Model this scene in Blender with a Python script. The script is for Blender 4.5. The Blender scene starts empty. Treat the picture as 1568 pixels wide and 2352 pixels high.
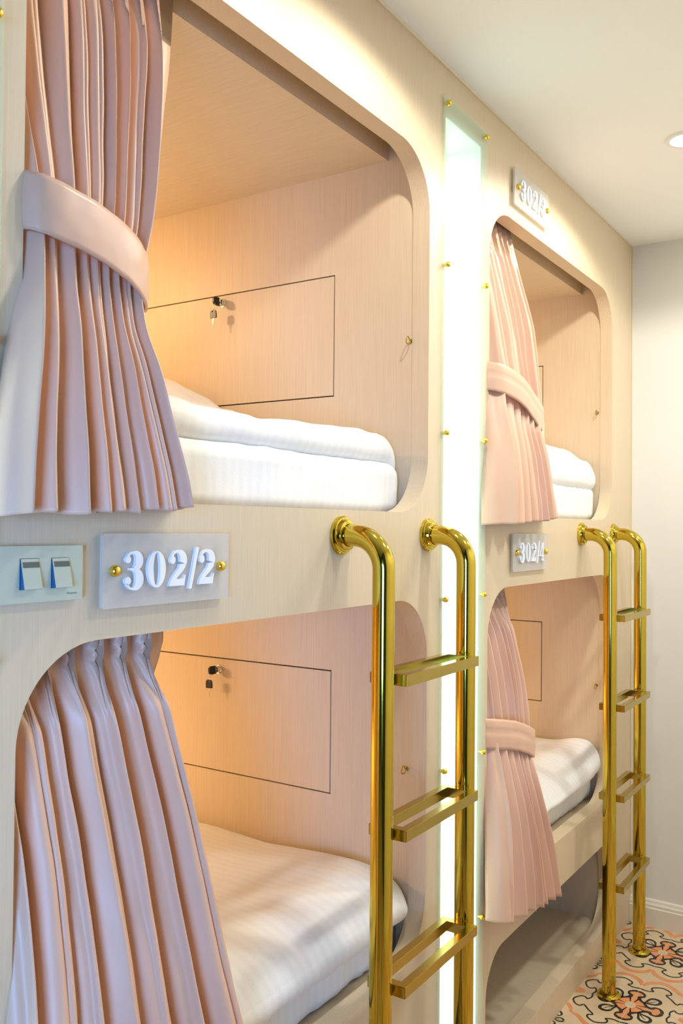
import bpy, bmesh, math, random
from mathutils import Vector, Matrix, noise
from mathutils.geometry import tessellate_polygon
PI = math.pi
C = bpy.context.scene.collection
scene = bpy.context.scene

# ------------------------------------------------------------------ camera
cam_d = bpy.data.cameras.new('camera'); cam = bpy.data.objects.new('camera', cam_d); C.objects.link(cam)
scene.camera = cam
YAW, PITCH, ROLL, FPX = 0.579931563, 0.01737, 0.00881397, 2050.5
CP = Vector((0.0, -0.91832, 1.43964))
def _cam():
    f = Vector((math.cos(YAW), math.sin(YAW), 0)); r = Vector((math.sin(YAW), -math.cos(YAW), 0)); u = Vector((0, 0, 1))
    f2 = f*math.cos(PITCH)+u*math.sin(PITCH); u2 = -f*math.sin(PITCH)+u*math.cos(PITCH)
    r3 = r*math.cos(ROLL)+u2*math.sin(ROLL); u3 = -r*math.sin(ROLL)+u2*math.cos(ROLL)
    m = Matrix((r3, u3, -f2)).transposed().to_4x4(); m.translation = CP
    cam.matrix_world = m
_cam()
cam_d.sensor_fit = 'VERTICAL'; cam_d.sensor_height = 36.0; cam_d.lens = FPX/2352*36.0
cam_d.clip_start = 0.02; cam_d.clip_end = 60
cam_d.dof.use_dof = True; cam_d.dof.focus_distance = 1.9; cam_d.dof.aperture_fstop = 12.0

# ------------------------------------------------------------------ light and exposure
EXPOSURE = 0.36
P_SPOT = 18.0        # ceiling downlights
P_POD = 8.0          # warm lamp at the back of each berth
P_WINDOW = 12.0      # daylight through the corridor window
P_TUBE = 2.3         # emission strength of the fluorescent tubes
P_OPP = 6.5         # added fill lights, out of view on the far side of the corridor
scene.view_settings.view_transform = 'Standard'; scene.view_settings.look = 'None'
scene.view_settings.gamma = 1.0; scene.view_settings.use_curve_mapping = False
scene.view_settings.exposure = EXPOSURE
w = bpy.data.worlds.new('world'); scene.world = w; w.use_nodes = True
bg = w.node_tree.nodes['Background']; bg.inputs[0].default_value = (0.55, 0.75, 1.0, 1); bg.inputs[1].default_value = 0.5
def add_area(name, loc, direction, sx, sy, power, col, parent=None, spread=PI):
    d = bpy.data.lights.new(name, 'AREA'); d.shape = 'RECTANGLE'; d.size = sx; d.size_y = sy; d.energy = power; d.color = col; d.spread = spread
    o = bpy.data.objects.new(name, d); C.objects.link(o); o.location = loc
    o.rotation_euler = Vector(direction).to_track_quat('-Z', 'Y').to_euler()
    if parent: o.parent = parent
    return o
add_area('window_daylight', (-1.55, -1.54, 1.15), (1.97, 1.54, 0.0), 1.1, 1.1, P_WINDOW, (0.22, 0.47, 1.0), None, math.radians(54))

# ------------------------------------------------------------------ helpers
H = 2.5; XE = 3.37; BAY = 1.385; T = 0.042
def col(*c): return (c[0], c[1], c[2], 1.0)
def srgb(r, g, b):
    f = lambda v: (v/255/12.92) if v/255 <= 0.04045 else ((v/255+0.055)/1.055)**2.4
    return (f(r), f(g), f(b), 1.0)
def finish(name, bm, mats, parent=None, smooth=None):
    me = bpy.data.meshes.new(name); bm.to_mesh(me); bm.free()
    if not isinstance(mats, (list, tuple)): mats = [mats]
    for m in mats: me.materials.append(m)
    if smooth is not None:
        me.polygons.foreach_set('use_smooth', [True]*len(me.polygons))
        if smooth < 179: me.set_sharp_from_angle(angle=math.radians(smooth))
    o = bpy.data.objects.new(name, me); C.objects.link(o)
    if parent: o.parent = parent
    return o
def thing(name, label, cat, loc=(0, 0, 0), group=None):
    o = bpy.data.objects.new(name, None); C.objects.link(o); o.location = loc; o.empty_display_size = 0.05
    o['label'] = label; o['category'] = cat
    if group: o['group'] = group
    return o
def tag(o, label, cat, group=None):
    o['label'] = label; o['category'] = cat
    if group: o['group'] = group
    return o
def struct(o): o['kind'] = 'structure'; return o
def copy_tree(o, parent=None):
    c = o.copy(); C.objects.link(c); c.parent = parent
    for ch in list(o.children): copy_tree(ch, c)
    return c
def box(bm, x0, x1, y0, y1, z0, z1, bev=0.0, mi=0):
    r = bmesh.ops.create_cube(bm, size=1.0)
    vs = r['verts']
    bmesh.ops.scale(bm, vec=(x1-x0, y1-y0, z1-z0), verts=vs)
    bmesh.ops.translate(bm, vec=((x0+x1)/2, (y0+y1)/2, (z0+z1)/2), verts=vs)
    es = list({e for v in vs for e in v.link_edges})
    fs = list({f for v in vs for f in v.link_faces})
    for f in fs: f.material_index = mi
    if bev > 0: bmesh.ops.bevel(bm, geom=es, offset=bev, segments=2, affect='EDGES', profile=0.5, material=-1)
    return vs
def tube(bm, pts, r, seg=20, cap=True, closed=False, radii=None):
    rings = []; n = len(pts); pts = [Vector(p) for p in pts]
    up = Vector((0, 0, 1))
    t0 = (pts[1]-pts[0]).normalized()
    a = t0.cross(up)
    if a.length < 1e-3: a = t0.cross(Vector((1, 0, 0)))
    a.normalize()
    for i, p in enumerate(pts):
        if closed: t = (pts[(i+1) % n]-pts[(i-1) % n]).normalized()
        else: t = (pts[min(i+1, n-1)]-pts[max(i-1, 0)]).normalized()
        a = (a-t*a.dot(t)).normalized(); b = t.cross(a)
        rr = radii[i] if radii else r
        rings.append([bm.verts.new(p+(a*math.cos(2*PI*k/seg)+b*math.sin(2*PI*k/seg))*rr) for k in range(seg)])
    m = n if closed else n-1
    for i in range(m):
        A, B = rings[i], rings[(i+1) % n]
        for k in range(seg): bm.faces.new((A[k], A[(k+1) % seg], B[(k+1) % seg], B[k]))
    if cap and not closed:
        bm.faces.new(rings[0][::-1]); bm.faces.new(rings[-1])
def lathe(bm, prof, origin, axis, seg=32):
    """prof: (radius, distance along axis)"""
    ax = Vector(axis).normalized(); a = ax.orthogonal().normalized(); b = ax.cross(a); o = Vector(origin)
    rings = []
    for r, h in prof:
        if r < 1e-6: rings.append([bm.verts.new(o+ax*h)])
        else: rings.append([bm.verts.new(o+ax*h+(a*math.cos(2*PI*k/seg)+b*math.sin(2*PI*k/seg))*r) for k in range(seg)])
    for A, B in zip(rings, rings[1:]):
        if len(A) == 1 and len(B) == 1: continue
        for k in range(seg):
            if len(A) == 1: bm.faces.new((A[0], B[(k+1) % seg], B[k]))
            elif len(B) == 1: bm.faces.new((A[k], A[(k+1) % seg], B[0]))
            else: bm.faces.new((A[k], A[(k+1) % seg], B[(k+1) % seg], B[k]))
def rrect(x0, x1, z0, z1, r, n=14):
    p = []
    for cx, cz, a0 in ((x1-r, z1-r, 0), (x0+r, z1-r, 90), (x0+r, z0+r, 180), (x1-r, z0+r, 270)):
        for i in range(n+1):
            a = math.radians(a0+90*i/n); p.append((cx+r*math.cos(a), cz+r*math.sin(a)))
    return p
def prism(bm, outer, holes, place, d0, d1, mi=0, chamfer=0.0):
    """2D polygon with holes, extruded; place(u, v, d) -> Vector"""
    loops = [outer]+holes
    flat = [p for l in loops for p in l]
    tris = tessellate_polygon([[Vector((p[0], p[1], 0)) for p in l] for l in loops])
    F = [bm.verts.new(place(p[0], p[1], d0)) for p in flat]
    B = [bm.verts.new(place(p[0], p[1], d1)) for p in flat]
    for t in tris:
        try:
            bm.faces.new([F[i] for i in t]).material_index = mi
            bm.faces.new([B[i] for i in reversed(t)]).material_index = mi
        except ValueError: pass
    k = 0
    for l in loops:
        n = len(l)
        for i in range(n):
            a, b = k+i, k+(i+1) % n
            try: bm.faces.new((F[a], F[b], B[b], B[a])).material_index = mi
            except ValueError: pass
        k += n
def recalc(bm): bmesh.ops.recalc_face_normals(bm, faces=bm.faces[:])

# ------------------------------------------------------------------ materials
class NT:
    def __init__(s, name):
        s.m = bpy.data.materials.new(name); s.m.use_nodes = True; s.t = s.m.node_tree; s.n = s.t.nodes
        s.b = s.n['Principled BSDF']; s.out = s.n['Material Output']
    def node(s, t, **k):
        nd = s.n.new(t)
        for a, v in k.items(): setattr(nd, a, v)
        return nd
    def link(s, a, b): s.t.links.new(a, b)
    def coords(s, scale=(1, 1, 1), kind='Object'):
        tc = s.node('ShaderNodeTexCoord'); mp = s.node('ShaderNodeMapping'); mp.inputs['Scale'].default_value = scale
        s.link(tc.outputs[kind], mp.inputs[0]); return mp.outputs[0]
    def noise(s, vec, scale=1, detail=3, rough=0.5):
        nd = s.node('ShaderNodeTexNoise'); nd.inputs['Scale'].default_value = scale; nd.inputs['Detail'].default_value = detail
        nd.inputs['Roughness'].default_value = rough; s.link(vec, nd.inputs['Vector']); return nd.outputs['Fac']
    def ramp(s, fac, stops):
        r = s.node('ShaderNodeValToRGB'); cr = r.color_ramp
        while len(cr.elements) < len(stops): cr.elements.new(0.5)
        for e, (p, c) in zip(cr.elements, stops): e.position = p; e.color = c
        s.link(fac, r.inputs[0]); return r.outputs[0]
    def bump(s, h, strength, dist=0.001):
        b = s.node('ShaderNodeBump'); b.inputs['Strength'].default_value = strength; b.inputs['Distance'].default_value = dist
        s.link(h, b.inputs['Height']); s.link(b.outputs[0], s.b.inputs['Normal'])
def simple(name, c, rough=0.5, metal=0.0, **kw):
    m = NT(name); m.b.inputs['Base Color'].default_value = c; m.b.inputs['Roughness'].default_value = rough; m.b.inputs['Metallic'].default_value = metal
    for k, v in kw.items(): m.b.inputs[k.replace('_', ' ')].default_value = v
    return m.m
def laminate(name, scale):
    m = NT(name)
    v = m.coords(scale); f = m.noise(v, 1.0, 4, 0.65)
    a, b, c = (0.650, 0.512, 0.342), (0.69, 0.553, 0.376), (0.725, 0.588, 0.415)
    m.link(m.ramp(f, [(0.30, col(*a)), (0.5, col(*b)), (0.72, col(*c))]), m.b.inputs['Base Color'])
    m.b.inputs['Roughness'].default_value = 0.42; m.b.inputs['Specular IOR Level'].default_value = 0.35
    m.bump(f, 0.15, 0.0004)
    return m.m
M_WOOD = laminate('beige_laminate', (330, 330, 7))
M_WOOD_FLAT = laminate('beige_laminate_level', (330, 14, 200))
M_WOODV = None
def plaster(name, c, rough=0.75):
    m = NT(name); v = m.coords((1, 1, 1)); f = m.noise(v, 90, 4, 0.6)
    m.b.inputs['Base Color'].default_value = c; m.b.inputs['Roughness'].default_value = rough; m.bump(f, 0.12, 0.002); return m.m
M_WALL = plaster('cream_wall_paint', col(0.79, 0.785, 0.745))
M_CEIL = plaster('white_ceiling_paint', col(0.93, 0.95, 0.94))
M_DARKWALL = plaster('dim_corridor_green', col(0.045, 0.075, 0.065), 0.5)  # dimness of the unseen corridor put into wall colour, for the brass reflections
M_TRIM = simple('cream_trim', col(0.80, 0.76, 0.68), 0.4)
def brass(name, c, rough):
    m = NT(name); m.b.inputs['Metallic'].default_value = 1.0; m.b.inputs['Roughness'].default_value = rough
    f = m.noise(m.coords((1, 1, 1)), 14, 3, 0.6)
    m.link(m.ramp(f, [(0.3, col(c[0]*0.93, c[1]*0.92, c[2]*0.85)), (0.7, col(*c))]), m.b.inputs['Base Color']); return m.m
M_BRASS = brass('polished_brass', (0.65, 0.495, 0.07), 0.09)
M_BRASS2 = brass('brushed_brass', (0.54, 0.42, 0.10), 0.2)
M_GOLD = brass('gold_cap', (0.90, 0.66, 0.10), 0.25)
M_CHROME = simple('chrome', col(0.75, 0.74, 0.72), 0.12, 1.0)
M_BLACKP = simple('black_plastic', col(0.008, 0.009, 0.012), 0.35)
M_DARK = simple('shadow_gap', col(0.02, 0.012, 0.007), 0.9)
M_DIGIT = simple('white_acrylic', col(0.88, 0.89, 0.92), 0.35)
M_PLASTIC = simple('champagne_plastic', srgb(196, 200, 176), 0.38)
M_ROCKER_SIDE = simple('dark_blue_rocker_side', col(0.012, 0.11, 0.24), 0.4)
M_INDIC = simple('grey_indicator', col(0.10, 0.11, 0.085), 0.4)
M_INDIC2 = simple('pale_indicator', col(0.42, 0.44, 0.38), 0.4)
def satin(name, c, rough=0.42):
    m = NT(name); v = m.coords((1, 1, 1)); f = m.noise(v, 700, 2, 0.5); g = m.noise(v, 6, 2, 0.5)
    m.link(m.ramp(g, [(0.3, col(c[0]*0.96, c[1]*0.96, c[2]*0.97)), (0.7, col(*c))]), m.b.inputs['Base Color'])
    m.b.inputs['Roughness'].default_value = rough; m.b.inputs['Sheen Weight'].default_value = 0.18
    m.b.inputs['Sheen Roughness'].default_value = 0.4; m.b.inputs['Sheen Tint'].default_value = col(1, 0.86, 0.78)
    m.b.inputs['Specular IOR Level'].default_value = 0.55
    m.bump(f, 0.10, 0.0005)
    tr = m.node('ShaderNodeBsdfTranslucent'); tr.inputs[0].default_value = col(0.86, 0.50, 0.34)
    mx = m.node('ShaderNodeMixShader'); mx.inputs[0].default_value = 0.07
    m.link(m.b.outputs[0], mx.inputs[1]); m.link(tr.outputs[0], mx.inputs[2]); m.link(mx.outputs[0], m.out.inputs[0])
    return m.m
M_CURTAIN = satin('peach_satin', (0.80, 0.50, 0.345))
M_HEADER = satin('tan_heading_tape', (0.34, 0.22, 0.12), 0.6)
def linen(name, c=(0.82, 0.81, 0.79)):
    m = NT(name); v = m.coords((1, 1, 1))
    wv = m.node('ShaderNodeTexWave'); wv.wave_type = 'BANDS'; wv.bands_direction = 'X'; wv.inputs['Scale'].default_value = 13.0
    m.link(v, wv.inputs['Vector'])
    m.link(m.ramp(wv.outputs['Fac'], [(0.35, col(c[0]*0.972, c[1]*0.97, c[2]*0.967)), (0.6, col(*c))]), m.b.inputs['Base Color'])
    m.b.inputs['Roughness'].default_value = 0.62; m.b.inputs['Sheen Weight'].default_value = 0.2
    m.bump(m.noise(v, 45, 4, 0.6), 0.18, 0.004)
    return m.m
M_LINEN = linen('white_striped_cotton')
def emit(name, c, s):
    m = NT(name); m.b.inputs['Base Color'].default_value = c; m.b.inputs['Emission Color'].default_value = c; m.b.inputs['Emission Strength'].default_value = s; return m.m
M_TUBE = emit('tube_glow', col(0.93, 1.0, 0.97), P_TUBE)
M_LENS = emit('downlight_and_fill_glow', col(1.0, 0.97, 0.9), 30)
M_WARM = emit('warm_lamp_glow', col(1.0, 0.62, 0.28), 8)
def acrylic(name, clear, tcol, dcol, rough=0.1, solid=0.5):
    m = NT(name)
    tr = m.node('ShaderNodeBsdfTransparent'); tr.inputs[0].default_value = tcol
    tl = m.node('ShaderNodeBsdfTranslucent'); tl.inputs[0].default_value = dcol
    df = m.node('ShaderNodeBsdfDiffuse'); df.inputs[0].default_value = dcol
    gl = m.node('ShaderNodeBsdfGlossy'); gl.inputs['Roughness'].default_value = rough
    a = m.node('ShaderNodeMixShader'); a.inputs[0].default_value = solid; m.link(tl.outputs[0], a.inputs[1]); m.link(df.outputs[0], a.inputs[2])
    b = m.node('ShaderNodeMixShader'); b.inputs[0].default_value = clear; m.link(a.outputs[0], b.inputs[1]); m.link(tr.outputs[0], b.inputs[2])
    c = m.node('ShaderNodeMixShader'); c.inputs[0].default_value = 0.04; m.link(b.outputs[0], c.inputs[1]); m.link(gl.outputs[0], c.inputs[2])
    m.link(c.outputs[0], m.out.inputs[0]); return m.m
M_COVER = acrylic('clear_light_cover', 0.80, col(0.95, 1.0, 0.97), col(0.88, 0.95, 0.90))
M_PLATE = acrylic('frosted_acrylic_plate', 0.45, col(1, 1, 1), col(0.77, 0.73, 0.665), 0.25, 0.9)
M_HOUSING = simple('white_light_housing', col(0.80, 0.86, 0.80), 0.6)

# ------------------------------------------------------------------ room shell
Y_OPP = -1.55; X_BACK = -3.0
def slab(name, x0, x1, y0, y1, z0, z1, mat):
    bm = bmesh.new(); box(bm, x0, x1, y0, y1, z0, z1); return struct(finish(name, bm, mat))
slab('ceiling', X_BACK, XE+0.1, Y_OPP-0.1, 2.26, H, H+0.08, M_CEIL)
slab('wall_end', XE, XE+0.1, Y_OPP-0.1, 2.26, 0, H, M_WALL)
slab('wall_rear', X_BACK, XE, 2.16, 2.26, 0, H, M_WALL)
slab('wall_opposite', 0.55, XE+0.1, Y_OPP-0.1, Y_OPP, 0, H, M_WALL)
bm = bmesh.new()
prism(bm, [(X_BACK, 0), (0.55, 0), (0.55, H), (X_BACK, H)], [[(-2.05, 0.25), (-1.05, 0.25), (-1.05, 2.1), (-2.05, 2.1)]], lambda u, v, d: Vector((u, d, v)), Y_OPP-0.1, Y_OPP)
recalc(bm); struct(finish('wall_opposite_dark', bm, M_DARKWALL))
slab('wall_near', X_BACK, 0.42, 0.0, 0.05, 0, H, M_WOOD)
slab('wall_back', X_BACK-0.1, X_BACK, Y_OPP-0.1, 0.05, 0, H, M_DARKWALL)
wf = bmesh.new()
for a in (-2.05, -1.57, -1.09): box(wf, a, a+0.04, Y_OPP-0.08, Y_OPP-0.03, 0.25, 2.1)
for a in (0.25, 2.06): box(wf, -2.05, -1.05, Y_OPP-0.08, Y_OPP-0.03, a, a+0.04)
struct(finish('window_1', wf, M_TRIM))
# trims and baseboards
bm = bmesh.new(); box(bm, 0.42, XE, -0.006, 0.001, H-0.006, H, 0.0015); struct(finish('trim_1', bm, simple('pale_bead', col(0.80, 0.70, 0.52), 0.4)))
bm = bmesh.new(); box(bm, XE-0.004, XE, -0.005, 0.0, 0.0, H, 0.001); struct(finish('trim_2', bm, simple('pale_bead_v', col(0.80, 0.70, 0.52), 0.4)))
bm = bmesh.new()
prof = [(0, 0), (0.016, 0), (0.016, 0.066), (0.013, 0.070), (0.013, 0.078), (0.009, 0.084), (0.007, 0.092), (0.004, 0.096), (0, 0.096)]
prism(bm, prof, [], lambda u, v, d: Vector((XE-u, d, v)), Y_OPP, -0.0005); recalc(bm); struct(finish('baseboard_end', bm, M_TRIM))
bm = bmesh.new()
prism(bm, prof, [], lambda u, v, d: Vector((d, Y_OPP+u, v)), 0.6, XE-0.02); recalc(bm); struct(finish('baseboard_opposite', bm, M_TRIM))

# floor: encaustic cement tiles, 20 cm, four to a motif
M_TILE = NT('cream_cement_tile')
_v = M_TILE.coords((1, 1, 1)); _f = M_TILE.noise(_v, 7, 5, 0.6)
M_TILE.link(M_TILE.ramp(_f, [(0.3, col(0.60, 0.44, 0.27)), (0.7, col(0.72, 0.56, 0.37))]), M_TILE.b.inputs['Base Color'])
M_TILE.b.inputs['Roughness'].default_value = 0.35; M_TILE = M_TILE.m
M_INK = simple('black_tile_ink', col(0.012, 0.012, 0.013), 0.4)
M_ORANGE = NT('orange_tile_ink'); _f = M_ORANGE.noise(M_ORANGE.coords((1, 1, 1)), 22, 4, 0.6)
M_ORANGE.link(M_ORANGE.ramp(_f, [(0.3, col(0.72, 0.24, 0.08)), (0.7, col(0.76, 0.33, 0.15))]), M_ORANGE.b.inputs['Base Color']); M_ORANGE.b.inputs['Roughness'].default_value = 0.4; M_ORANGE = M_ORANGE.m
M_GROUT = simple('pale_grout', col(0.72, 0.60, 0.45), 0.8)
def crom(pts, n=5, closed=False):
    out = []; N = len(pts); g = (lambda i: pts[i % N]) if closed else (lambda i: pts[max(0, min(N-1, i))])
    for i in range(N if closed else N-1):
        p0, p1, p2, p3 = g(i-1), g(i), g(i+1), g(i+2)
        for k in range(n):
            t = k/n
            out.append(tuple(0.5*((2*p1[j])+(-p0[j]+p2[j])*t+(2*p0[j]-5*p1[j]+4*p2[j]-p3[j])*t*t+(-p0[j]+3*p1[j]-3*p2[j]+p3[j])*t**3) for j in range(len(p1))))
    if not closed: out.append(tuple(pts[-1]))
    return out
def ribbon(bm, pts, wd, z, mi, wfn=None):
    prev = None
    n = len(pts)
    for i, p in enumerate(pts):
        a = Vector(pts[max(0, i-1)]); b = Vector(pts[min(n-1, i+1)]); d = (b-a)
        if d.length < 1e-9: continue
        d.normalize(); nn = Vector((-d.y, d.x)); ww = wd*(wfn(i/(n-1)) if wfn else 1)
        q = Vector(p)
        cur = (bm.verts.new((q.x+nn.x*ww, q.y+nn.y*ww, z)), bm.verts.new((q.x-nn.x*ww, q.y-nn.y*ww, z)))
        if prev: bm.faces.new((prev[0], prev[1], cur[1], cur[0])).material_index = mi
        prev = cur
bm = bmesh.new()
gx0, gy0 = 2.773, -0.164
box(bm, X_BACK, XE+0.1, Y_OPP-0.1, 2.26, -0.05, 0.0)
mirror = lambda pts: [(x, -y) for x, y in pts]
half_thick = [(92, 0), (91, 10), (84, 20), (76, 24), (66, 21), (61, 13), (52, 13), (45, 17), (38, 24), (32, 32)]
petal = [(32, 32), (46, 36), (65, 42), (74, 57), (70, 70), (56, 74), (43, 66), (37, 47), (32, 32)]
half_thin = [(115, 0), (111, 21), (119, 39), (128, 31), (142, 34), (155, 60), (143, 84), (127, 90), (117, 78), (98, 98)]
band = [(140, 4), (152, 7), (168, 17), (183, 42), (184, 64), (170, 90), (148, 112), (138, 138)]
def turn(pts, a, s=0.001, ox=0, oy=0):
    c, sn = math.cos(a), math.sin(a); return [(ox+(x*c-y*sn)*s, oy+(x*sn+y*c)*s) for x, y in pts]
def motif(bm, ox, oy, s=1.0, rot=0.0, small=False):
    k = 0.001*s
    full = []
    arm = mirror(half_thick[::-1])+half_thick[1:]
    for q in range(4): full += turn(crom(arm, 3)[:-1], q*PI/2+rot, k, ox, oy)
    # orange flower body
    zc = 0.0004
    cv = bm.verts.new((ox, oy, zc)); vs = [bm.verts.new((x, y, zc)) for x, y in full]
    for i in range(len(vs)): bm.faces.new((cv, vs[i], vs[(i+1) % len(vs)])).material_index = 1
    core = [(20*k*math.cos(a*PI/8)*1.0+ox, 16*k*math.sin(a*PI/8)+oy) for a in range(16)]
    f = bm.faces.new([bm.verts.new((x, y, 0.0006)) for x, y in core]); f.material_index = 0
    for q in range(4):
        a = q*PI/2+rot
        ribbon(bm, turn(crom(arm, 4), a, k, ox, oy), 4.2*k, 0.0008, 2, lambda t: 0.75+0.55*abs(math.sin(t*PI*3)))
        ribbon(bm, turn(crom(petal, 5), a, k, ox, oy), 4.0*k, 0.0008, 2, lambda t: 0.7+0.6*math.sin(t*PI)**2)
        ribbon(bm, turn(crom([(40, 40), (52, 50), (62, 62)], 4), a, k, ox, oy), 2.2*k, 0.0008, 2, lambda t: 1-0.8*t)
        if small: continue
        for mm in (False, True):
            pts = mirror(half_thin) if mm else half_thin
            ribbon(bm, turn(crom(pts, 5), a, k, ox, oy), 2.6*k, 0.0008, 2)
            pb = mirror(band) if mm else band
            ribbon(bm, turn(crom(pb, 5), a, k, ox, oy), 7.0*k, 0.0004, 1, lambda t: 0.5+0.7*math.sin(t*PI)**0.7)
for i in range(-8, 2):
    for j in range(0, 4):
        motif(bm, gx0+0.4*i, gy0-0.4*j)
for i in range(-8, 2):
    for j in range(0, 4):
        motif(bm, gx0+0.2+0.4*i, gy0-0.2-0.4*j, 0.62, PI/4, True)
    motif(bm, gx0+0.2+0.4*i, gy0+0.2, 0.62, PI/4, True)
for i in range(-20, 4):
    x = gx0+0.2*i; ribbon(bm, [(x, Y_OPP), (x, 0.0)], 0.0005, 0.0010, 3)
for j in range(-8, 1):
    y = gy0+0.2*j; ribbon(bm, [(-1.0, y), (XE, y)], 0.0005, 0.0010, 3)
bmesh.ops.delete(bm, geom=[f for f in bm.faces if f.material_index > 0 and (f.calc_center_median().x > XE-0.016 or f.calc_center_median().y > 0.001)], context='FACES')
floor = struct(finish('floor', bm, [M_TILE, M_ORANGE, M_INK, M_GROUT]))

# ------------------------------------------------------------------ ceiling downlights, then added fill lights
for k, (x, lab) in enumerate(((1.38, 'recessed ceiling downlight in front of the nearer bunk'), (2.51, 'recessed ceiling downlight in front of the far bunk, at the right edge'))):
    yy = -0.375
    t = thing('downlight', lab, 'ceiling light', (x, yy, H), 'recessed corridor downlights')
    bm = bmesh.new(); lathe(bm, [(0.036, -0.002), (0.040, -0.006), (0.050, -0.005), (0.054, 0.0)], (0, 0, 0), (0, 0, 1), 40); finish('trim_ring', bm, simple('white_ring', col(0.85, 0.85, 0.83), 0.35), t, 40)
    bm = bmesh.new(); lathe(bm, [(0, -0.0045), (0.02, -0.004), (0.036, -0.002)], (0, 0, 0), (0, 0, 1), 40); finish('lens', bm, M_LENS, t, 60)
    d = bpy.data.lights.new('downlight_beam', 'SPOT'); d.energy = P_SPOT; d.color = (1.0, 0.95, 0.84); d.spot_size = math.radians(158); d.spot_blend = 0.22; d.shadow_soft_size = 0.035
    o = bpy.data.objects.new('downlight_beam', d); C.objects.link(o); o.location = (0, 0, -0.02); o.parent = t
for x, lab in ((1.9, 'added fill light by the opposite corridor wall, nearest the dark wall'), (3.0, 'added fill light by the opposite corridor wall, nearest the end wall')):
    t = thing('downlight', lab, 'ceiling light', (x, -0.95, H), 'recessed corridor downlights')  # unseen fill light, added to lift the ambient level of the corridor
    bm = bmesh.new(); lathe(bm, [(0.0, -0.004), (0.036, -0.003), (0.040, -0.006), (0.050, -0.005), (0.054, 0.0)], (0, 0, 0), (0, 0, 1), 40); finish('lens', bm, M_LENS, t, 40)
    add_area('downlight_and_fill_glow', (0, 0, -0.03), (0, 0, -1), 0.12, 0.12, P_OPP, (0.94, 1.0, 0.98), t)

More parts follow.
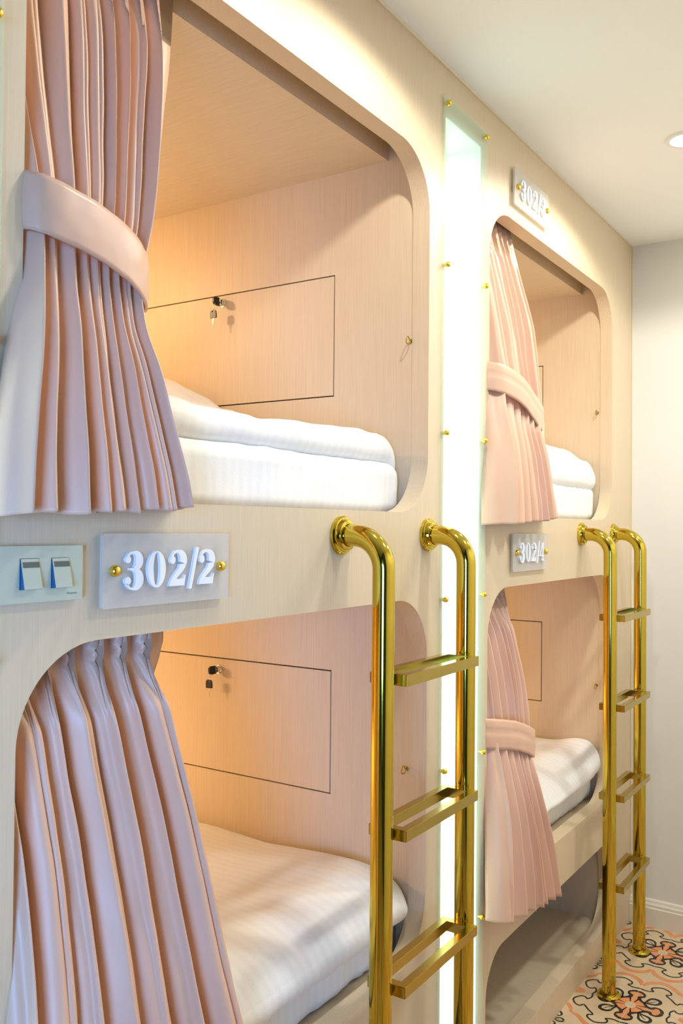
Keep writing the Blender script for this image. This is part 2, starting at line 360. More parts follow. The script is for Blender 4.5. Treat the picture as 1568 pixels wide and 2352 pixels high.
# ------------------------------------------------------------------ bunks
R_OPEN = 0.125
ZU0, ZU1, ZL0, ZL1, ZS0, ZS1 = 1.473, 2.262, 0.513, 1.288, 0.085, 0.371
PLACE_F = lambda u, v, d: Vector((u, d, v))
def bunk(name, label, x0, x1, ox0, ox1, recess):
    t = thing(name, label, 'bunk bed', ((ox0+ox1)/2, 0.0, 0.0))
    bx = (ox0+ox1)/2
    def P(bm, nm, mat=M_WOOD, smooth=None):
        bmesh.ops.translate(bm, vec=(-bx, 0, 0), verts=bm.verts[:]); recalc(bm); return finish(nm, bm, mat, t, smooth)
    holes = [rrect(ox0, ox1, ZU0, ZU1, R_OPEN), rrect(ox0, ox1, ZL0, ZL1, R_OPEN), rrect(ox0, ox1, ZS0, ZS1, 0.11)]
    if recess: holes.append([(recess[0], 0.115), (recess[1], 0.115), (recess[1], 2.385), (recess[0], 2.385)])
    bm = bmesh.new(); prism(bm, [(x0, 0.0), (x1, 0.0), (x1, H), (x0, H)], holes, PLACE_F, 0.0, T); P(bm, 'front_panel', M_WOOD, 30)
    xi0, xi1 = ox0-0.03, ox1+0.002
    D = 2.12
    # right side panel with the two locker openings
    dy0, dy1 = 0.252, 0.95
    lock_z = ((1.749, 2.038), (0.814, 1.104))
    hs = [[(dy0, a), (dy1, a), (dy1, b), (dy0, b)] for a, b in lock_z]
    bm = bmesh.new(); prism(bm, [(T, 0), (D, 0), (D, 2.42), (T, 2.42)], hs, lambda u, v, d: Vector((d, u, v)), xi1, xi1+0.018); P(bm, 'side_panel')
    bm = bmesh.new(); prism(bm, [(T, 0), (D, 0), (D, 2.42), (T, 2.42)], [], lambda u, v, d: Vector((d, u, v)), xi0-0.018, xi0); P(bm, 'side_panel')
    bm = bmesh.new(); box(bm, xi0-0.018, xi1+0.018, D, D+0.02, 0, 2.42); P(bm, 'back_panel')
    bm = bmesh.new(); box(bm, xi0, xi1, 0.108, D, 2.278, 2.36); P(bm, 'berth_ceiling', M_WOOD_FLAT)
    bm = bmesh.new(); box(bm, xi0, xi1, T, 0.108, 2.355, 2.375); P(bm, 'curtain_recess', M_WOOD_FLAT)
    bm = bmesh.new(); box(bm, xi0, xi1, T, D, 1.42, 1.462); P(bm, 'bed_base', M_WOOD_FLAT)
    bm = bmesh.new(); box(bm, xi0, xi1, 0.108, D, 1.305, 1.42); P(bm, 'berth_ceiling', M_WOOD_FLAT)
    bm = bmesh.new(); box(bm, xi0, xi1, T, D, 0.45, 0.500); P(bm, 'bed_base', M_WOOD_FLAT)
    bm = bmesh.new(); box(bm, xi0, xi1, T, D, 0.05, 0.078); P(bm, 'storage_floor', M_WOOD_FLAT)
    for a, b in lock_z:
        bm = bmesh.new(); g = 0.0032
        box(bm, xi1, xi1+0.016, dy0+g, dy1-g, a+g, b-g); d = P(bm, 'locker_door')
        bm = bmesh.new(); box(bm, xi1+0.0185, xi1+0.021, dy0-0.02, dy1+0.02, a-0.02, b+0.02); P(bm, 'gap_shade_sheet', M_DARK)  # near-black sheet colours in the shade of the door gaps
        # cam lock
        lz = 2.016 if a > 1.5 else 1.074
        bm = bmesh.new(); lathe(bm, [(0, -0.011), (0.0075, -0.011), (0.0085, -0.009), (0.0085, -0.003), (0.0115, -0.002), (0.0120, 0.001)], (xi1-bx, 0.600, lz), (1, 0, 0), 28)
        recalc(bm); finish('lock', bm, M_CHROME, d, 35)
        # keys: one in the lock, a spare hanging from the ring
        up = a > 1.5
        side = 'nearer' if recess else 'far'
        kt = thing('key_set', 'black-headed key pair in the %s locker lock of the %s bunk' % ('upper' if up else 'lower', side), 'keys', (xi1-0.011, 0.600, lz), 'locker keys')
        if True:
            hd = lambda oz, ya, xo: None
            def head(mb, x, y, z, ang, s=1.0):
                o2 = [(-0.0095, 0.0), (0.0095, 0.0), (0.0098, 0.012), (0.0085, 0.018), (0.004, 0.0215), (-0.004, 0.0215), (-0.0085, 0.018), (-0.0098, 0.012)]
                hole = [(0.003*math.cos(q*PI/4), 0.0165+0.0022*math.sin(q*PI/4)) for q in range(8)]
                ca, sa = math.cos(ang), math.sin(ang)
                prism(mb, o2, [hole], lambda u, v, dd: Vector((x+dd, y+(u*ca-v*sa)*s, z+(u*sa+v*ca)*s)), -0.002, 0.002)
            # key in the lock: its head lies across, pointing out (-x)
            bm = bmesh.new()
            o2 = [(-0.0030, -0.0105), (-0.006, -0.0105), (-0.019, -0.011), (-0.026, -0.007), (-0.027, 0.0), (-0.026, 0.007), (-0.019, 0.011), (-0.006, 0.0105), (-0.0030, 0.0105)]
            tilt = 0.25
            prism(bm, o2, [], lambda u, v, dd: Vector((u, dd*math.cos(tilt)+v*math.sin(tilt)*0.5, v*math.cos(tilt)-dd*math.sin(tilt))), -0.0025, 0.0025)
            recalc(bm); k1 = finish('key', bm, M_BLACKP, kt, 30)
            bm = bmesh.new(); box(bm, -0.004, 0.004, -0.003, 0.003, -0.0012, 0.0012); finish('blade', bm, M_CHROME, k1)
            bm = bmesh.new(); tube(bm, [(-0.020+0.009*math.sin(q*PI/10)*0.4, 0.001+0.005*math.sin(q*PI/10), -0.014+0.0115*math.cos(q*PI/10)) for q in range(20)], 0.0006, 6, False, True)
            recalc(bm); finish('key_ring', bm, M_CHROME, kt, 60)
            bm = bmesh.new(); head(bm, -0.020, 0.004, -0.0445, -0.05); recalc(bm); k2 = finish('key', bm, M_BLACKP, kt, 30)
            bm = bmesh.new()
            prism(bm, [(-0.0030, 0.0), (0.0030, 0.0), (0.0026, -0.012), (0.0012, -0.016), (0.0012, -0.020), (0.0, -0.0235), (-0.0012, -0.020), (-0.0012, -0.008), (-0.0026, -0.005)], [], lambda u, v, dd: Vector((-0.020+dd, 0.0040+u, -0.0445+v)), -0.0008, 0.0008)
            recalc(bm); finish('blade', bm, M_CHROME, k2)
    return t
bunk('bunk_bed', 'nearer beige laminate double bunk with sign 302/2 and white bedding', 0.652, 2.045, 0.690, 1.748, (1.822, 2.020))
bunk('bunk_bed', 'far beige laminate double bunk with signs 302/3 and 302/4', 2.045, XE, 2.073, 3.122, None)

# warm lamp at the back of every berth
for x, z, lab in ((1.2, 2.278, 'round warm lamp on the ceiling of the upper berth in the nearer bunk'), (1.2, 1.305, 'round warm lamp on the ceiling of the lower berth 302/2'), (2.6, 2.278, 'round warm lamp on the upper berth ceiling of the far bunk'), (2.6, 1.305, 'round warm lamp on the lower berth ceiling of the far bunk')):
    t = thing('berth_lamp', lab, 'lamp', (x-0.1, 1.25, z), 'berth lamps')
    bm = bmesh.new(); lathe(bm, [(0, -0.022), (0.04, -0.022), (0.055, -0.014), (0.058, 0.0)], (0, 0, 0), (0, 0, 1), 32); finish('shade', bm, M_WARM, t, 40)
    add_area('lamp_glow', (0, 0, -0.03), (0.15, -0.1, -1), 0.12, 0.12, P_POD, (1.0, 0.66, 0.36), t)

# ------------------------------------------------------------------ light panels between the bunks
def light_panel(label, x0, x1):
    cx = (x0+x1)/2; hw = (x1-x0)/2
    t = thing('wall_light', label, 'wall light', (cx, 0, 1.26), 'tall light panels')
    Z = 1.26
    bm = bmesh.new(); a = hw-0.018
    box(bm, -a, a, 0.085, 0.09, 0.115-Z, 2.385-Z)
    for s in (-1, 1): box(bm, min(s*a, s*(a-0.003)), max(s*a, s*(a-0.003)), T-0.041, 0.085, 0.115-Z, 2.385-Z)
    for z in (0.115, 2.382): box(bm, -a, a, T-0.041, 0.085, z-Z, z+0.003-Z)
    finish('housing', bm, M_HOUSING, t)
    for s in (-1, 1):
        bm = bmesh.new(); lathe(bm, [(0, 0), (0.0125, 0), (0.0125, 2.2), (0, 2.2)], (s*0.052, 0.055, 0.15-Z), (0, 0, 1), 20); recalc(bm); finish('fluorescent_tube', bm, M_TUBE, t, 40)
    bm = bmesh.new(); box(bm, -hw, hw, -0.009, -0.004, 0.095-Z, 2.425-Z, 0.001); finish('cover', bm, M_COVER, t)
    for z in (2.408, 2.038, 1.656, 1.279, 0.894, 0.494, 0.112):
        for s in (-1, 1):
            bm = bmesh.new(); lathe(bm, [(0.0, -0.0185), (0.003, -0.018), (0.0055, -0.016), (0.0065, -0.013), (0.0065, -0.009), (0.004, -0.0088), (0.004, 0.0)], (s*(hw-0.012), 0, z-Z), (0, 1, 0), 20); finish('screw_cap', bm, M_GOLD, t, 40)
    return t
light_panel('tall lit acrylic panel with gold screws between the two bunks', 1.803, 2.037)
light_panel('tall lit acrylic panel at the left edge, beside the nearer bunk', 1.803-BAY+0.001, 2.037-BAY+0.001)

# ------------------------------------------------------------------ numbers: heavy Didone figures, unit box width ~0.8, height 1
def bz(p0, p1, p2, p3, n=8):
    return [tuple((1-t)**3*p0[j]+3*(1-t)**2*t*p1[j]+3*(1-t)*t*t*p2[j]+t**3*p3[j] for j in (0, 1)) for t in [k/n for k in range(n)]]
def ell(cx, cy, rx, ry, a0, a1, n=14):
    return [(cx+rx*math.cos(math.radians(a0+(a1-a0)*k/n)), cy+ry*math.sin(math.radians(a0+(a1-a0)*k/n))) for k in range(n+1)]
def stroke(center, widths):
    """closed outline from a centre line with a half-width per point"""
    L, Rr = [], []
    n = len(center)
    for i, p in enumerate(center):
        a = Vector(center[max(0, i-1)]); b = Vector(center[min(n-1, i+1)]); d = (b-a).normalized(); nn = Vector((-d.y, d.x))
        q = Vector(p); L.append(tuple(q+nn*widths[i])); Rr.append(tuple(q-nn*widths[i]))
    return L+Rr[::-1]
def fig_polys(ch):
    if ch == '0':
        return [(ell(0.39, 0.5, 0.36, 0.52, 0, 360, 36)[:-1], [ell(0.39, 0.5, 0.135, 0.47, 360, 0, 36)[:-1]])]
    if ch == '3':
        P_ = []
        c = ell(0.33, 0.765, 0.235, 0.225, 150, -80, 18); wv = [0.035+0.105*max(0, math.cos(math.radians(150-230*k/18)))**1.2 for k in range(19)]
        P_.append((stroke(c, wv), []))
        c = ell(0.33, 0.25, 0.255, 0.262, 85, -150, 20); wv = [0.032+0.118*max(0, math.cos(math.radians(85-235*k/20)))**1.2 for k in range(21)]
        P_.append((stroke(c, wv), []))
        P_.append((ell(0.150, 0.80, 0.105, 0.10, 0, 360, 18)[:-1], [])); P_.append((ell(0.145, 0.215, 0.115, 0.11, 0, 360, 18)[:-1], []))
        P_.append(([(0.20, 0.50), (0.42, 0.50), (0.42, 0.56), (0.20, 0.56)], []))
        return P_
    if ch == '2':
        P_ = []
        c = ell(0.36, 0.735, 0.25, 0.25, 165, -20, 18)
        wv = [0.032+0.115*max(0, math.cos(math.radians(165-185*k/18)))**1.1 for k in range(19)]
        P_.append((stroke(c, wv), []))
        P_.append(([(0.735, 0.64), (0.69, 0.52), (0.55, 0.38), (0.36, 0.24), (0.22, 0.13), (0.05, 0.06), (0.12, 0.20), (0.27, 0.36), (0.40, 0.49), (0.46, 0.62)][::-1], []))
        P_.append((ell(0.165, 0.745, 0.115, 0.115, 0, 360, 18)[:-1], []))
        P_.append(([(0.02, -0.01), (0.66, -0.01), (0.72, 0.30), (0.675, 0.30), (0.62, 0.20), (0.50, 0.175), (0.30, 0.20), (0.12, 0.20), (0.05, 0.09)], []))
        return P_
    if ch == '4':
        return [([(0.0, 0.24), (0.38, 1.02), (0.61, 1.02), (0.60, 0.0), (0.40, 0.0), (0.40, 0.25)], [[(0.14, 0.315), (0.40, 0.315), (0.40, 0.79)]]),
                ([(0.59, 0.24), (0.74, 0.24), (0.74, 0.30), (0.59, 0.30)], []), ([(0.28, -0.01), (0.72, -0.01), (0.72, 0.03), (0.28, 0.03)], [])]
    if ch == '/':
        return [([(0.02, -0.12), (0.16, -0.12), (0.48, 1.10), (0.34, 1.10)], [])]
def sign(label, text, x0, zc):
    wd, ht = 0.254, 0.100; cx = x0+wd/2
    t = thing('room_sign', label, 'sign', (cx, 0, zc), 'bunk number signs')
    bm = bmesh.new(); prism(bm, rrect(-wd/2, wd/2, -ht/2, ht/2, 0.004, 4), [], PLACE_F, -0.012, -0.007); recalc(bm); finish('plate', bm, M_PLATE, t)
    for s in (-1, 1):
        bm = bmesh.new(); lathe(bm, [(0.0, -0.021), (0.004, -0.0203), (0.0068, -0.018), (0.008, -0.0145), (0.008, -0.012), (0.005, -0.0119), (0.005, 0.0)], (s*0.1065, 0, 0.0), (0, 1, 0), 24); finish('screw_cap', bm, M_GOLD, t, 40)
    xs = {'0': -0.0955, '1': -0.0535, '2': -0.0110, '3': 0.0285, '4': 0.0505}
    hh = 0.0495
    for i, ch in enumerate(text):
        bm = bmesh.new(); sx = hh*0.98
        for outer, hl in fig_polys(ch): prism(bm, outer, hl, lambda u, v, d: Vector((xs[str(i)]+0.008+u*sx-0.005, d, -hh/2+v*hh)), -0.0165-0.0002*(len(outer) % 3), -0.012)
        recalc(bm); finish('figure', bm, M_DIGIT, t, 25)
    return t
sign('frosted number plate reading 302/2, above the lower berth beside the light switch', '302/2', 0.811, 1.379)
sign('frosted number plate reading 302/3, above the upper berth of the far bunk', '302/3', 2.203, 2.348)
sign('frosted number plate reading 302/4, above the lower berth of the far bunk', '302/4', 2.207, 1.377)

# ------------------------------------------------------------------ light switch
t = thing('light_switch', 'champagne double rocker light switch left of the 302/2 plate', 'light switch', (0.722, 0, 1.3795))
bm = bmesh.new()
PLO, PHI = -0.070, 0.058
hl = [[(a, -0.0185), (a+0.028, -0.0185), (a+0.028, 0.0195), (a, 0.0195)] for a in (-0.0375, 0.0085)]
prism(bm, rrect(PLO, PHI, -0.0345, 0.0345, 0.002, 4), hl, PLACE_F, -0.010, 0.0); recalc(bm); finish('cover_plate', bm, M_PLASTIC, t)
for a in (-0.0375, 0.0085):
    bm = bmesh.new()
    # side outline: top flush, bottom pushed out
    prism(bm, [(-0.0102, 0.0188), (-0.0108, 0.0178), (-0.0185, -0.0172), (-0.0175, -0.0180), (-0.001, -0.0180), (-0.001, 0.0188)], [], lambda u, v, d: Vector((d, u, v)), a+0.001, a+0.027)
    recalc(bm)
    for f in bm.faces:
        if f.normal.x < -0.9: f.material_index = 1  # left faces of each rocker are dark blue
    rk = finish('rocker', bm, [M_PLASTIC, M_ROCKER_SIDE], t)
    bm = bmesh.new(); prism(bm, [(-0.0118, 0.0150), (-0.0133, 0.0082), (-0.0122, 0.0082), (-0.0107, 0.0150)], [], lambda u, v, d: Vector((d, u-0.0002, v)), a+0.003, a+0.0265)
    recalc(bm); ind = finish('indicator', bm, M_INDIC, rk)
# lettering on the cover plate
cu = bpy.data.curves.new('lettering', 'FONT'); cu.body = 'Panasonic'; cu.size = 0.0042; cu.extrude = 0.0001; cu.resolution_u = 3
tmp = bpy.data.objects.new('tmp_lettering', cu); C.objects.link(tmp)
me = bpy.data.meshes.new_from_object(tmp.evaluated_get(bpy.context.evaluated_depsgraph_get()))
bpy.data.objects.remove(tmp); me.materials.append(simple('grey_print', col(0.25, 0.28, 0.24), 0.6))
lt = bpy.data.objects.new('lettering', me); C.objects.link(lt); lt.parent = t; lt.rotation_euler = (PI/2, 0, 0); lt.location = (0.033, -0.0102, -0.027)

# ------------------------------------------------------------------ brass ladders
def ladder(label, x0):
    t = thing('bunk_ladder', label, 'ladder', (x0, -0.094, 0.0), 'brass bunk ladders')
    yc = 0.0; rb = 0.062; ztop = 1.425; r = 0.0208
    for k, px in enumerate((0.0, 0.347)):
        pts = [(px, 0.094-0.018, ztop), (px, rb, ztop)]
        for i in range(1, 15):
            a = PI/2*i/14; pts.append((px, rb-rb*math.sin(a), ztop-rb+rb*math.cos(a)))
        pts += [(px, 0, 1.2), (px, 0, 0.8), (px, 0, 0.4), (px, 0, 0.012)]
        bm = bmesh.new(); tube(bm, pts, r, 40); recalc(bm); ra = finish('rail', bm, M_BRASS, t, 40)
        bm = bmesh.new(); lathe(bm, [(0.0365, 0.0), (0.0365, -0.006), (0.034, -0.009), (0.031, -0.0095), (0.030, -0.013), (0.028, -0.017), (0.0235, -0.0185), (0.0215, -0.0185)], (px, 0.094, ztop), (0, 1, 0), 40); recalc(bm); finish('wall_flange', bm, M_BRASS, t, 28)
        bm = bmesh.new(); lathe(bm, [(0.036, 0.0012), (0.036, 0.006), (0.033, 0.010), (0.027, 0.0125), (0.022, 0.0125)], (px, 0.0, 0.0), (0, 0, 1), 40); recalc(bm); finish('floor_flange', bm, M_BRASS, t, 28)
    for z in (1.163, 0.883, 0.603, 0.323):
        bm = bmesh.new()
        xa, xb, ya, yb = 0.0195, 0.3275, -0.040, 0.040; w_ = 0.0185; h_ = 0.0105
        inner = [(xa+w_, ya+w_), (xb-w_, ya+w_), (xb-w_, yb-w_), (xa+w_, yb-w_)]
        prism(bm, [(xa, ya), (xb, ya), (xb, yb), (xa, yb)], [inner], lambda u, v, d: Vector((u, v, z+d)), -h_, h_)
        recalc(bm)
        es = [e for e in bm.edges if len(e.link_faces) == 2 and e.calc_face_angle(0) > 1.0]
        bmesh.ops.bevel(bm, geom=es, offset=0.001, segments=2, affect='EDGES')
        finish('rung', bm, M_BRASS2, t)
    return t
ladder('brass ladder on the nearer bunk, in front of the light panel', 1.400)
ladder('brass ladder on the far bunk beside the end wall', 2.790)

# ------------------------------------------------------------------ curtains
def interp_rows(rows, n):
    R_ = [tuple(r) for r in rows]; return crom(R_, n)
def curtain(name, label, group, rows, folds, amps, strip=0.0, seed=1, pinch=None, omega=0.05, nseg=9, band=None, header_z=None, hemwave=0.004):
    """rows: (zL, zR, xL, yL, xR, yR, amp, strip width)"""
    rnd = random.Random(seed)
    rr = interp_rows(rows, nseg)
    W_ = sum(folds); cum = [0]
    for f in folds: cum.append(cum[-1]+f/W_)
    N = len(folds); per = 36 if pinch and pinch[2:] else 22; us = []
    for k in range(N):
        for q in range(per): us.append((k, q/per))
    us.append((N-1, 1.0))
    ph = [rnd.uniform(-1, 1) for _ in range(N+1)]
    bm = bmesh.new(); grid = []
    for ri, (zL, zR, xL, yL, xR, yR, amp, sw) in enumerate(rr):
        row = []
        ex = Vector((xR-xL, yR-yL, 0)); L = ex.length; ex /= L; nn = Vector((ex.y, -ex.x, 0))
        zc = (zL+zR)/2
        if pinch:
            tb = min(1, max(0, (pinch[0]-zc)/pinch[1])); tb = tb*tb*(3-2*tb)
        else: tb = 1
        for (k, u) in us:
            s = cum[k]+(cum[k+1]-cum[k])*u
            fw = (cum[k+1]-cum[k])*L
            am = 0.84*amp*amps[k]*(1+0.28*noise.noise(Vector((k*3.7+seed, zc*2.3, 0))))
            # blend neighbouring amplitudes at valleys by cosine profile
            us_ = u+0.10*ph[k]*math.sin(2*PI*u)*(1-abs(2*u-1)*0.5)
            b = 2*max(0.0, math.sin(PI*us_))**0.75-1
            b += 0.22*math.sin(4*PI*u+ph[k]*3+zc*2.0)*(1 if abs(u-0.5) < 0.5 else 0)*math.sin(PI*u)
            lat = -omega*fw*math.sin(4*PI*u)*min(1, amp/0.02)
            lat += 0.10*fw*ph[k]*math.sin(PI*u)**2
            if pinch:
                e = (u-0.5)
                wd_ = (0.10+0.05*min(1, abs(zc-pinch[0]-0.005)/0.035)) if pinch[2:] else 0.15
                pk = math.exp(-(e/wd_)**4)*(0.62+0.38*math.cos(2*PI*e/(wd_*0.66)))*1.9-0.7
                b2 = b*tb+pk*(1-tb)*0.8
                lat *= tb
                b = b2
            off = am*b
            z = zL+(zR-zL)*s
            p = Vector((xL, yL, 0))+ex*(L*s+lat)+nn*off
            wob = 0.0035*noise.noise(Vector((s*6+seed, zc*5, 1.3)))+0.0016*noise.noise(Vector((s*30+seed, zc*16, 4.3)))
            p += nn*wob*min(1.0, tb+0.2)
            if ri >= len(rr)-nseg: 
                q = (ri-(len(rr)-nseg))/nseg; z += 0.5*hemwave*q*noise.noise(Vector((s*14, seed, 0.5)))*2
            row.append(bm.verts.new((p.x, p.y, z)))
        if strip:
            last = row[-1].co.copy()
            for q in range(1, 7):
                f = q/6
                p = last+ex*(sw*f)-nn*(0.012*math.sin(f*PI/2))
                row.append(bm.verts.new((p.x, p.y, last.z)))
        grid.append(row)
    hz = header_z
    for i in range(len(grid)-1):
        for j in range(len(grid[0])-1):
            f = bm.faces.new((grid[i][j], grid[i][j+1], grid[i+1][j+1], grid[i+1][j]))
            if hz and strip and j >= len(us)-1 and f.calc_center_median().z > hz: f.material_index = 1
    t = thing(name, label, 'curtain', (rows[0][2], rows[0][3], rows[0][0]), group)
    o = t.location.copy()
    bmesh.ops.translate(bm, vec=-o, verts=bm.verts[:])
    c = finish('drape', bm, [M_CURTAIN, M_HEADER], t, 180)
    md = c.modifiers.new('thickness', 'SOLIDIFY'); md.thickness = 0.0016; md.offset = 0
    if band:
        path, hgt, seam = band
        pp = crom([tuple(p) for p in path], 10)
        bm = bmesh.new(); rows_ = []
        NV = 10
        for i, p in enumerate(pp):
            hh = hgt*(1+0.008*math.sin(i*0.9)); a = pp[max(0, i-1)]; b_ = pp[min(len(pp)-1, i+1)]
            d = Vector((b_[0]-a[0], b_[1]-a[1], 0)).normalized(); n2 = Vector((d.y, -d.x, 0))
            r_ = []
            for v in range(NV+1):
                vv = v/NV-0.5; bul = 0.0022*math.cos(vv*PI)
                if seam: bul -= 0.003*math.exp(-((vv-seam)/0.05)**2)
                bul += 0.0012*noise.noise(Vector((i*0.25, vv*3, seed)))
                r_.append(bm.verts.new((p[0]+n2.x*bul, p[1]+n2.y*bul, p[2]+vv*hh)))
            rows_.append(r_)
        for i in range(len(rows_)-1):
            for v in range(NV): bm.faces.new((rows_[i][v], rows_[i+1][v], rows_[i+1][v+1], rows_[i][v+1]))
        bmesh.ops.translate(bm, vec=-o, verts=bm.verts[:])
        tb_ = finish('tieback', bm, M_CURTAIN, t, 180)
        md = tb_.modifiers.new('thickness', 'SOLIDIFY'); md.thickness = 0.003; md.offset = 0
    return t
GC = 'peach curtains of the berths'
# upper berth, nearer bunk
curtain('curtain', 'peach satin curtain tied back in the upper berth of the nearer bunk', GC,
    [(2.340, 2.340, 0.672, 0.075, 0.985, 0.072, 0.013, 0.048),
     (2.270, 2.270, 0.674, 0.073, 0.982, 0.070, 0.015, 0.050),
     (2.150, 2.150, 0.680, 0.062, 0.975, 0.062, 0.024, 0.056),
     (2.000, 2.000, 0.690, 0.045, 0.960, 0.058, 0.024, 0.056),
     (1.900, 1.880, 0.697, 0.025, 0.940, 0.050, 0.021, 0.050),
     (1.830, 1.790, 0.700, 0.010, 0.905, 0.030, 0.017, 0.018),
     (1.760, 1.720, 0.695, 0.000, 0.900, 0.018, 0.018, 0.006),
     (1.680, 1.660, 0.675, -0.020, 0.905, 0.000, 0.022, 0.008),
     (1.600, 1.590, 0.655, -0.035, 0.920, -0.012, 0.024, 0.018),
     (1.520, 1.520, 0.640, -0.045, 0.940, -0.022, 0.025, 0.032),
     (1.449, 1.466, 0.632, -0.052, 0.950, -0.030, 0.025, 0.045)],
    [1.0, 1.2, 1.7, 0.8, 0.9, 0.8, 1.0, 0.85, 1.1], [1.1, 1.0, 1.2, 0.8, 0.9, 0.85, 1.0, 0.9, 1.2], strip=1, seed=3,
    pinch=(2.30, 0.16), band=([(0.676, 0.046, 1.842), (0.692, 0.000, 1.836), (0.716, -0.021, 1.830), (0.785, -0.024, 1.820), (0.850, -0.014, 1.806), (0.895, 0.004, 1.792), (0.918, 0.024, 1.785), (0.925, 0.052, 1.790), (0.88, 0.062, 1.80), (0.80, 0.058, 1.81)], 0.072, None), header_z=2.205, hemwave=0.007)
# lower berth, nearer bunk
curtain('curtain', 'dusty pink satin curtain hanging loose in the lower berth 302/2', GC,
    [(1.302, 1.302, 0.672, 0.072, 0.985, 0.072, 0.024, 0.048),
     (1.262, 1.262, 0.674, 0.068, 0.985, 0.068, 0.022, 0.046),
     (1.240, 1.240, 0.676, 0.064, 0.982, 0.064, 0.017, 0.036),
     (1.180, 1.180, 0.680, 0.052, 0.988, 0.052, 0.024, 0.012),
     (1.100, 1.100, 0.684, 0.042, 1.006, 0.045, 0.027, 0.006),
     (1.000, 1.000, 0.688, 0.026, 1.030, 0.035, 0.027, 0.004),
     (0.880, 0.880, 0.684, 0.004, 1.050, 0.015, 0.026, 0.004),
     (0.760, 0.760, 0.672, -0.022, 1.066, -0.008, 0.026, 0.004),
     (0.620, 0.620, 0.664, -0.040, 1.088, -0.035, 0.026, 0.004),
     (0.480, 0.480, 0.655, -0.050, 1.110, -0.045, 0.026, 0.004),
     (0.330, 0.330, 0.645, -0.055, 1.130, -0.052, 0.026, 0.004)],
    [0.9, 1.0, 0.95, 1.0, 1.2, 1.0, 1.1], [1.0, 0.95, 1.0, 1.0, 1.15, 1.0, 1.2], strip=1, seed=8, pinch=(1.252, 0.085, 1))
# upper berth, far bunk
curtain('curtain', 'peach satin curtain tied back in the berth 302/3', GC,
    [(2.340, 2.340, 2.060, 0.075, 2.350, 0.072, 0.013, 0.010),
     (2.270, 2.270, 2.062, 0.073, 2.350, 0.070, 0.015, 0.010),
     (2.150, 2.150, 2.066, 0.060, 2.355, 0.050, 0.020, 0.006),
     (2.000, 2.000, 2.072, 0.040, 2.388, 0.022, 0.021, 0.004),
     (1.880, 1.860, 2.075, 0.020, 2.398, 0.008, 0.020, 0.004),
     (1.815, 1.745, 2.075, 0.005, 2.405, -0.005, 0.018, 0.004),
     (1.740, 1.690, 2.060, -0.010, 2.390, -0.015, 0.018, 0.004),
     (1.640, 1.620, 2.045, -0.030, 2.400, -0.025, 0.021, 0.006),
     (1.540, 1.540, 2.028, -0.040, 2.420, -0.030, 0.023, 0.010),
     (1.448, 1.470, 2.016, -0.045, 2.440, -0.036, 0.023, 0.012)],
    [1.6, 1.3, 1.2, 1.1, 1.0, 1.0, 0.9], [1.7, 1.6, 1.4, 1.4, 1.3, 1.3, 1.2], strip=1, seed=14,
    pinch=(2.30, 0.16), band=([(2.050, 0.048, 1.830), (2.068, -0.006, 1.822), (2.100, -0.032, 1.815), (2.200, -0.038, 1.800), (2.300, -0.032, 1.770), (2.385, -0.024, 1.742), (2.422, -0.004, 1.732), (2.415, 0.028, 1.735), (2.35, 0.036, 1.75), (2.25, 0.036, 1.77)], 0.072, 0.12))
# lower berth, far bunk
curtain('curtain', 'peach satin curtain tied back low in the berth 302/4', GC,
    [(1.302, 1.302, 2.060, 0.072, 2.340, 0.072, 0.011, 0.010),
     (1.262, 1.262, 2.060, 0.070, 2.335, 0.068, 0.010, 0.008),
     (1.200, 1.200, 2.062, 0.064, 2.325, 0.056, 0.018, 0.004),
     (1.120, 1.120, 2.068, 0.048, 2.330, 0.038, 0.020, 0.004),
     (1.000, 1.000, 2.076, 0.026, 2.350, 0.018, 0.018, 0.004),
     (0.925, 0.850, 2.078, 0.010, 2.345, 0.000, 0.014, 0.004),
     (0.850, 0.800, 2.072, -0.006, 2.325, -0.014, 0.016, 0.004),
     (0.740, 0.710, 2.055, -0.030, 2.335, -0.032, 0.020, 0.006),
     (0.600, 0.580, 2.032, -0.046, 2.385, -0.042, 0.022, 0.010),
     (0.490, 0.420, 2.018, -0.052, 2.440, -0.046, 0.022, 0.010)],
    [1.5, 1.4, 1.2, 1.0, 1.0, 0.9, 0.9], [1.7, 1.6, 1.4, 1.4, 1.3, 1.2, 1.2], strip=1, seed=21,
    pinch=(1.252, 0.09, 1), band=([(2.045, 0.048, 0.935), (2.064, 0.004, 0.930), (2.110, -0.016, 0.922), (2.190, -0.026, 0.905), (2.270, -0.028, 0.880), (2.335, -0.022, 0.856), (2.366, -0.004, 0.846), (2.36, 0.026, 0.85), (2.30, 0.034, 0.865), (2.2, 0.036, 0.885)], 0.076, 0.12))

# small ring hooks on the jamb side of each berth
for x, y, z, lab in ((1.748, 0.046, 1.858, 'small ring hook on the side wall of the upper berth, nearer bunk'), (1.748, 0.050, 0.905, 'small ring hook on the side wall of the lower berth 302/2'), (3.122, 0.052, 1.852, 'small ring hook on the side wall, upper berth of the far bunk'), (3.122, 0.052, 0.893, 'small ring hook on the side wall, lower berth of the far bunk')):
    t = thing('curtain_hook', lab, 'hook', (x, y, z), 'curtain ring hooks')
    bm = bmesh.new(); tube(bm, [(-0.012+0.0085*math.cos(q*PI/10), 0.001*math.sin(q*PI/5), 0.0085*math.sin(q*PI/10)) for q in range(20)], 0.0013, 8, False, True); recalc(bm); finish('ring', bm, M_BRASS2, t, 60)
    bm = bmesh.new(); lathe(bm, [(0.0, -0.005), (0.0016, -0.004), (0.0016, 0.0), (0.005, 0.0005), (0.0055, 0.002)], (0, 0, 0), (1, 0, 0), 14); recalc(bm); finish('screw_eye', bm, M_BRASS2, t, 40)

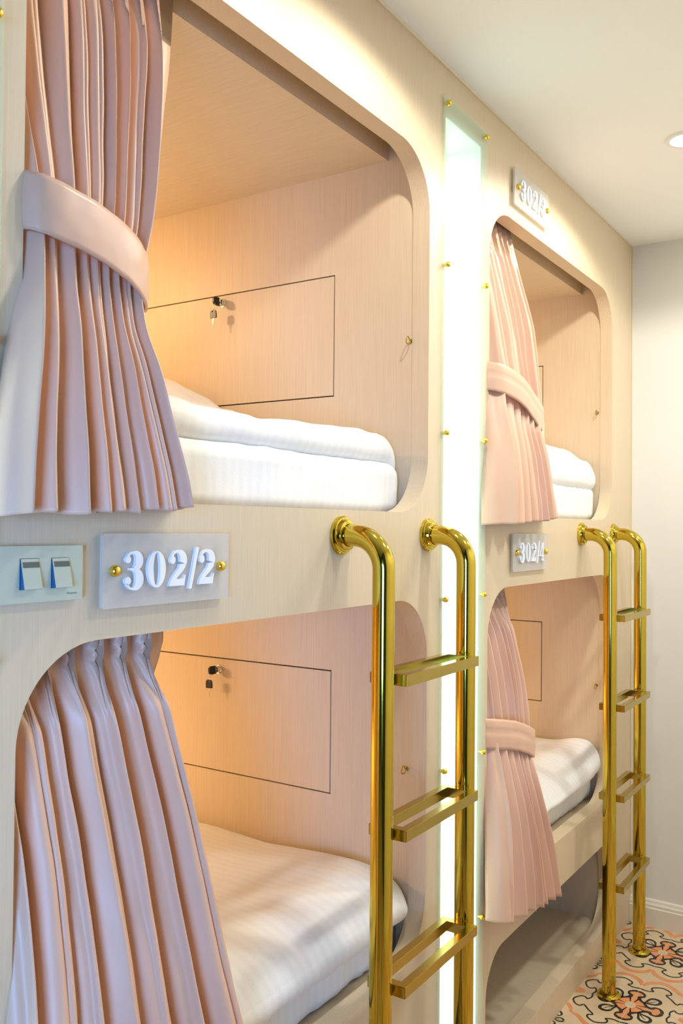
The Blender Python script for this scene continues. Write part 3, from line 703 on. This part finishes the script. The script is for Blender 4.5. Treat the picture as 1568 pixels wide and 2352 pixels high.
# ------------------------------------------------------------------ bedding
def soft_box(name, label, cat, group, x0, x1, y0, y1, z0, z1, r, top=None, namp=0.004, seed=0, shape=None, parent=None, cuts=64, nscale=1.0):
    bm = bmesh.new(); bmesh.ops.create_cube(bm, size=2.0)
    bmesh.ops.subdivide_edges(bm, edges=bm.edges[:], cuts=cuts, use_grid_fill=True)
    hx, hy, hz = (x1-x0)/2, (y1-y0)/2, (z1-z0)/2; r = min(r, hx, hy, hz*0.999)
    cx, cy, cz = (x0+x1)/2, (y0+y1)/2, (z0+z1)/2
    wp = lambda t: math.copysign(1-(1-abs(t))**1.7, t)
    for v in bm.verts:
        p = Vector((wp(v.co.x)*hx, wp(v.co.y)*hy, v.co.z*hz))
        q = Vector((max(-(hx-r), min(hx-r, p.x)), max(-(hy-r), min(hy-r, p.y)), max(-(hz-r), min(hz-r, p.z))))
        d = p-q; n = d.normalized() if d.length > 1e-6 else Vector((0, 0, 1))
        p = q+n*r
        P_ = Vector((p.x+cx, p.y+cy, p.z+cz)); S = Vector((seed*5.1, seed*2.3, seed))
        a = P_*nscale
        w1 = noise.noise(Vector((a.x*5, a.y*3.5, a.z*5))+S)
        w2 = noise.noise(Vector((a.x*16+a.y*9, a.y*7-a.x*5, a.z*14))+S); w3 = 1-abs(noise.noise(Vector((a.x*11, a.y*5+a.x*6, a.z*9))+S*2))*2
        hrel = (p.z+hz)/(2*hz)
        P_ += n*namp*(0.9*w1+0.5*w2+0.55*w3)*(0.25+0.75*hrel)
        if top: P_.z += top(P_.x, P_.y)*hrel
        if shape: P_ = shape(P_, hrel)
        v.co = P_
    o0 = Vector((cx, cy, z0)); bmesh.ops.translate(bm, vec=-o0, verts=bm.verts[:])
    o = finish(name, bm, M_LINEN, parent, 180)
    o.location = o0
    if not parent: tag(o, label, cat, group)
    return o
def lerp_tab(tab, x):
    if x <= tab[0][0]: return tab[0][1]
    for (a, b), (c, d) in zip(tab, tab[1:]):
        if x <= c:
            t = (x-a)/(c-a); t = t*t*(3-2*t); return b+(d-b)*t
    return tab[-1][1]
GM, GD = 'berth mattresses', 'white duvets on the berths'
# upper near
def mat_sheet(seed):
    def f(P_, h):
        # vertical puckers of the fitted sheet near the front face
        k = math.exp(-((P_.y-0.06)/0.05)**2)
        P_.y += 0.006*k*noise.noise(Vector((P_.x*38, P_.z*5, seed)))+0.003*k*noise.noise(Vector((P_.x*95, P_.z*9, seed)))
        return P_
    return f
soft_box('mattress', 'thick white-sheeted mattress in the upper berth of the nearer bunk', 'mattress', GM, 0.672, 1.728, 0.056, 2.08, 1.463, 1.582, 0.030, namp=0.004, seed=1, shape=mat_sheet(1.0))
tabU = [(0.05, 0.0), (0.25, 0.008), (0.41, 0.035), (0.55, 0.078), (0.64, 0.118), (0.74, 0.15), (1.2, 0.14), (2.0, 0.12)]
def tuck(P_, h):
    q = min(1.0, max(0.0, (P_.x-1.685)/0.05)); P_.z -= 0.055*q*q*(1-0.5*h)*math.exp(-max(0, P_.y-0.1)/0.3); return P_
soft_box('duvet', 'puffy folded white duvet heaped in the upper berth of the nearer bunk', 'duvet', GD, 0.68, 1.742, 0.066, 2.0, 1.578, 1.640, 0.031, top=lambda x, y: 1.15*lerp_tab(tabU, y)+0.004*math.sin(x*9), namp=0.010, seed=2, shape=tuck)
# lower near
soft_box('mattress', 'white-sheeted mattress in the lower berth 302/2', 'mattress', GM, 0.672, 1.735, 0.060, 2.08, 0.501, 0.610, 0.030, namp=0.004, seed=3, shape=mat_sheet(2.0))
def droop(z0, k=1.0):
    def f(P_, h):
        if P_.y < 0.16:
            q = (0.16-P_.y)/0.13; q = min(1, q); P_.z -= k*0.045*q*q*(0.4+0.6*h)
        return P_
    return f
soft_box('duvet', 'flat white striped duvet in the lower berth 302/2', 'duvet', GD, 0.68, 1.744, 0.022, 2.0, 0.596, 0.690, 0.050, top=lambda x, y: 0.006*math.sin(x*5+y*4), namp=0.009, seed=5, shape=droop(0.6))
# upper far
soft_box('mattress', 'white mattress with puckered sheet side, upper berth of the far bunk', 'mattress', GM, 2.058, 3.108, 0.052, 2.08, 1.463, 1.590, 0.034, namp=0.003, seed=6, shape=mat_sheet(3.0))
tabR = [(0.03, -0.01), (0.08, 0.03), (0.16, 0.075), (0.26, 0.105), (0.5, 0.12), (2.0, 0.11)]
soft_box('duvet', 'rounded white striped duvet in the berth 302/3', 'duvet', GD, 2.060, 3.115, 0.048, 2.0, 1.570, 1.645, 0.035, top=lambda x, y: lerp_tab(tabR, y), namp=0.006, seed=7)
# lower far
soft_box('mattress', 'thin white mattress half hidden by its duvet, lower berth of the far bunk', 'mattress', GM, 2.058, 3.108, 0.064, 2.08, 0.501, 0.615, 0.030, namp=0.003, seed=8, shape=mat_sheet(4.0))
def corner_up(P_, h):
    P_ = droop(0.6, 1.1)(P_, h)
    g = math.exp(-((P_.x-3.115)/0.11)**2-((P_.y-0.05)/0.09)**2); P_.z += 0.055*g*h
    return P_
soft_box('duvet', 'white duvet with a raised corner in the berth 302/4', 'duvet', GD, 2.060, 3.116, 0.026, 2.0, 0.602, 0.682, 0.045, top=lambda x, y: -0.012+0.02*math.exp(-((y-0.3)/0.2)**2), namp=0.007, seed=9, shape=corner_up)
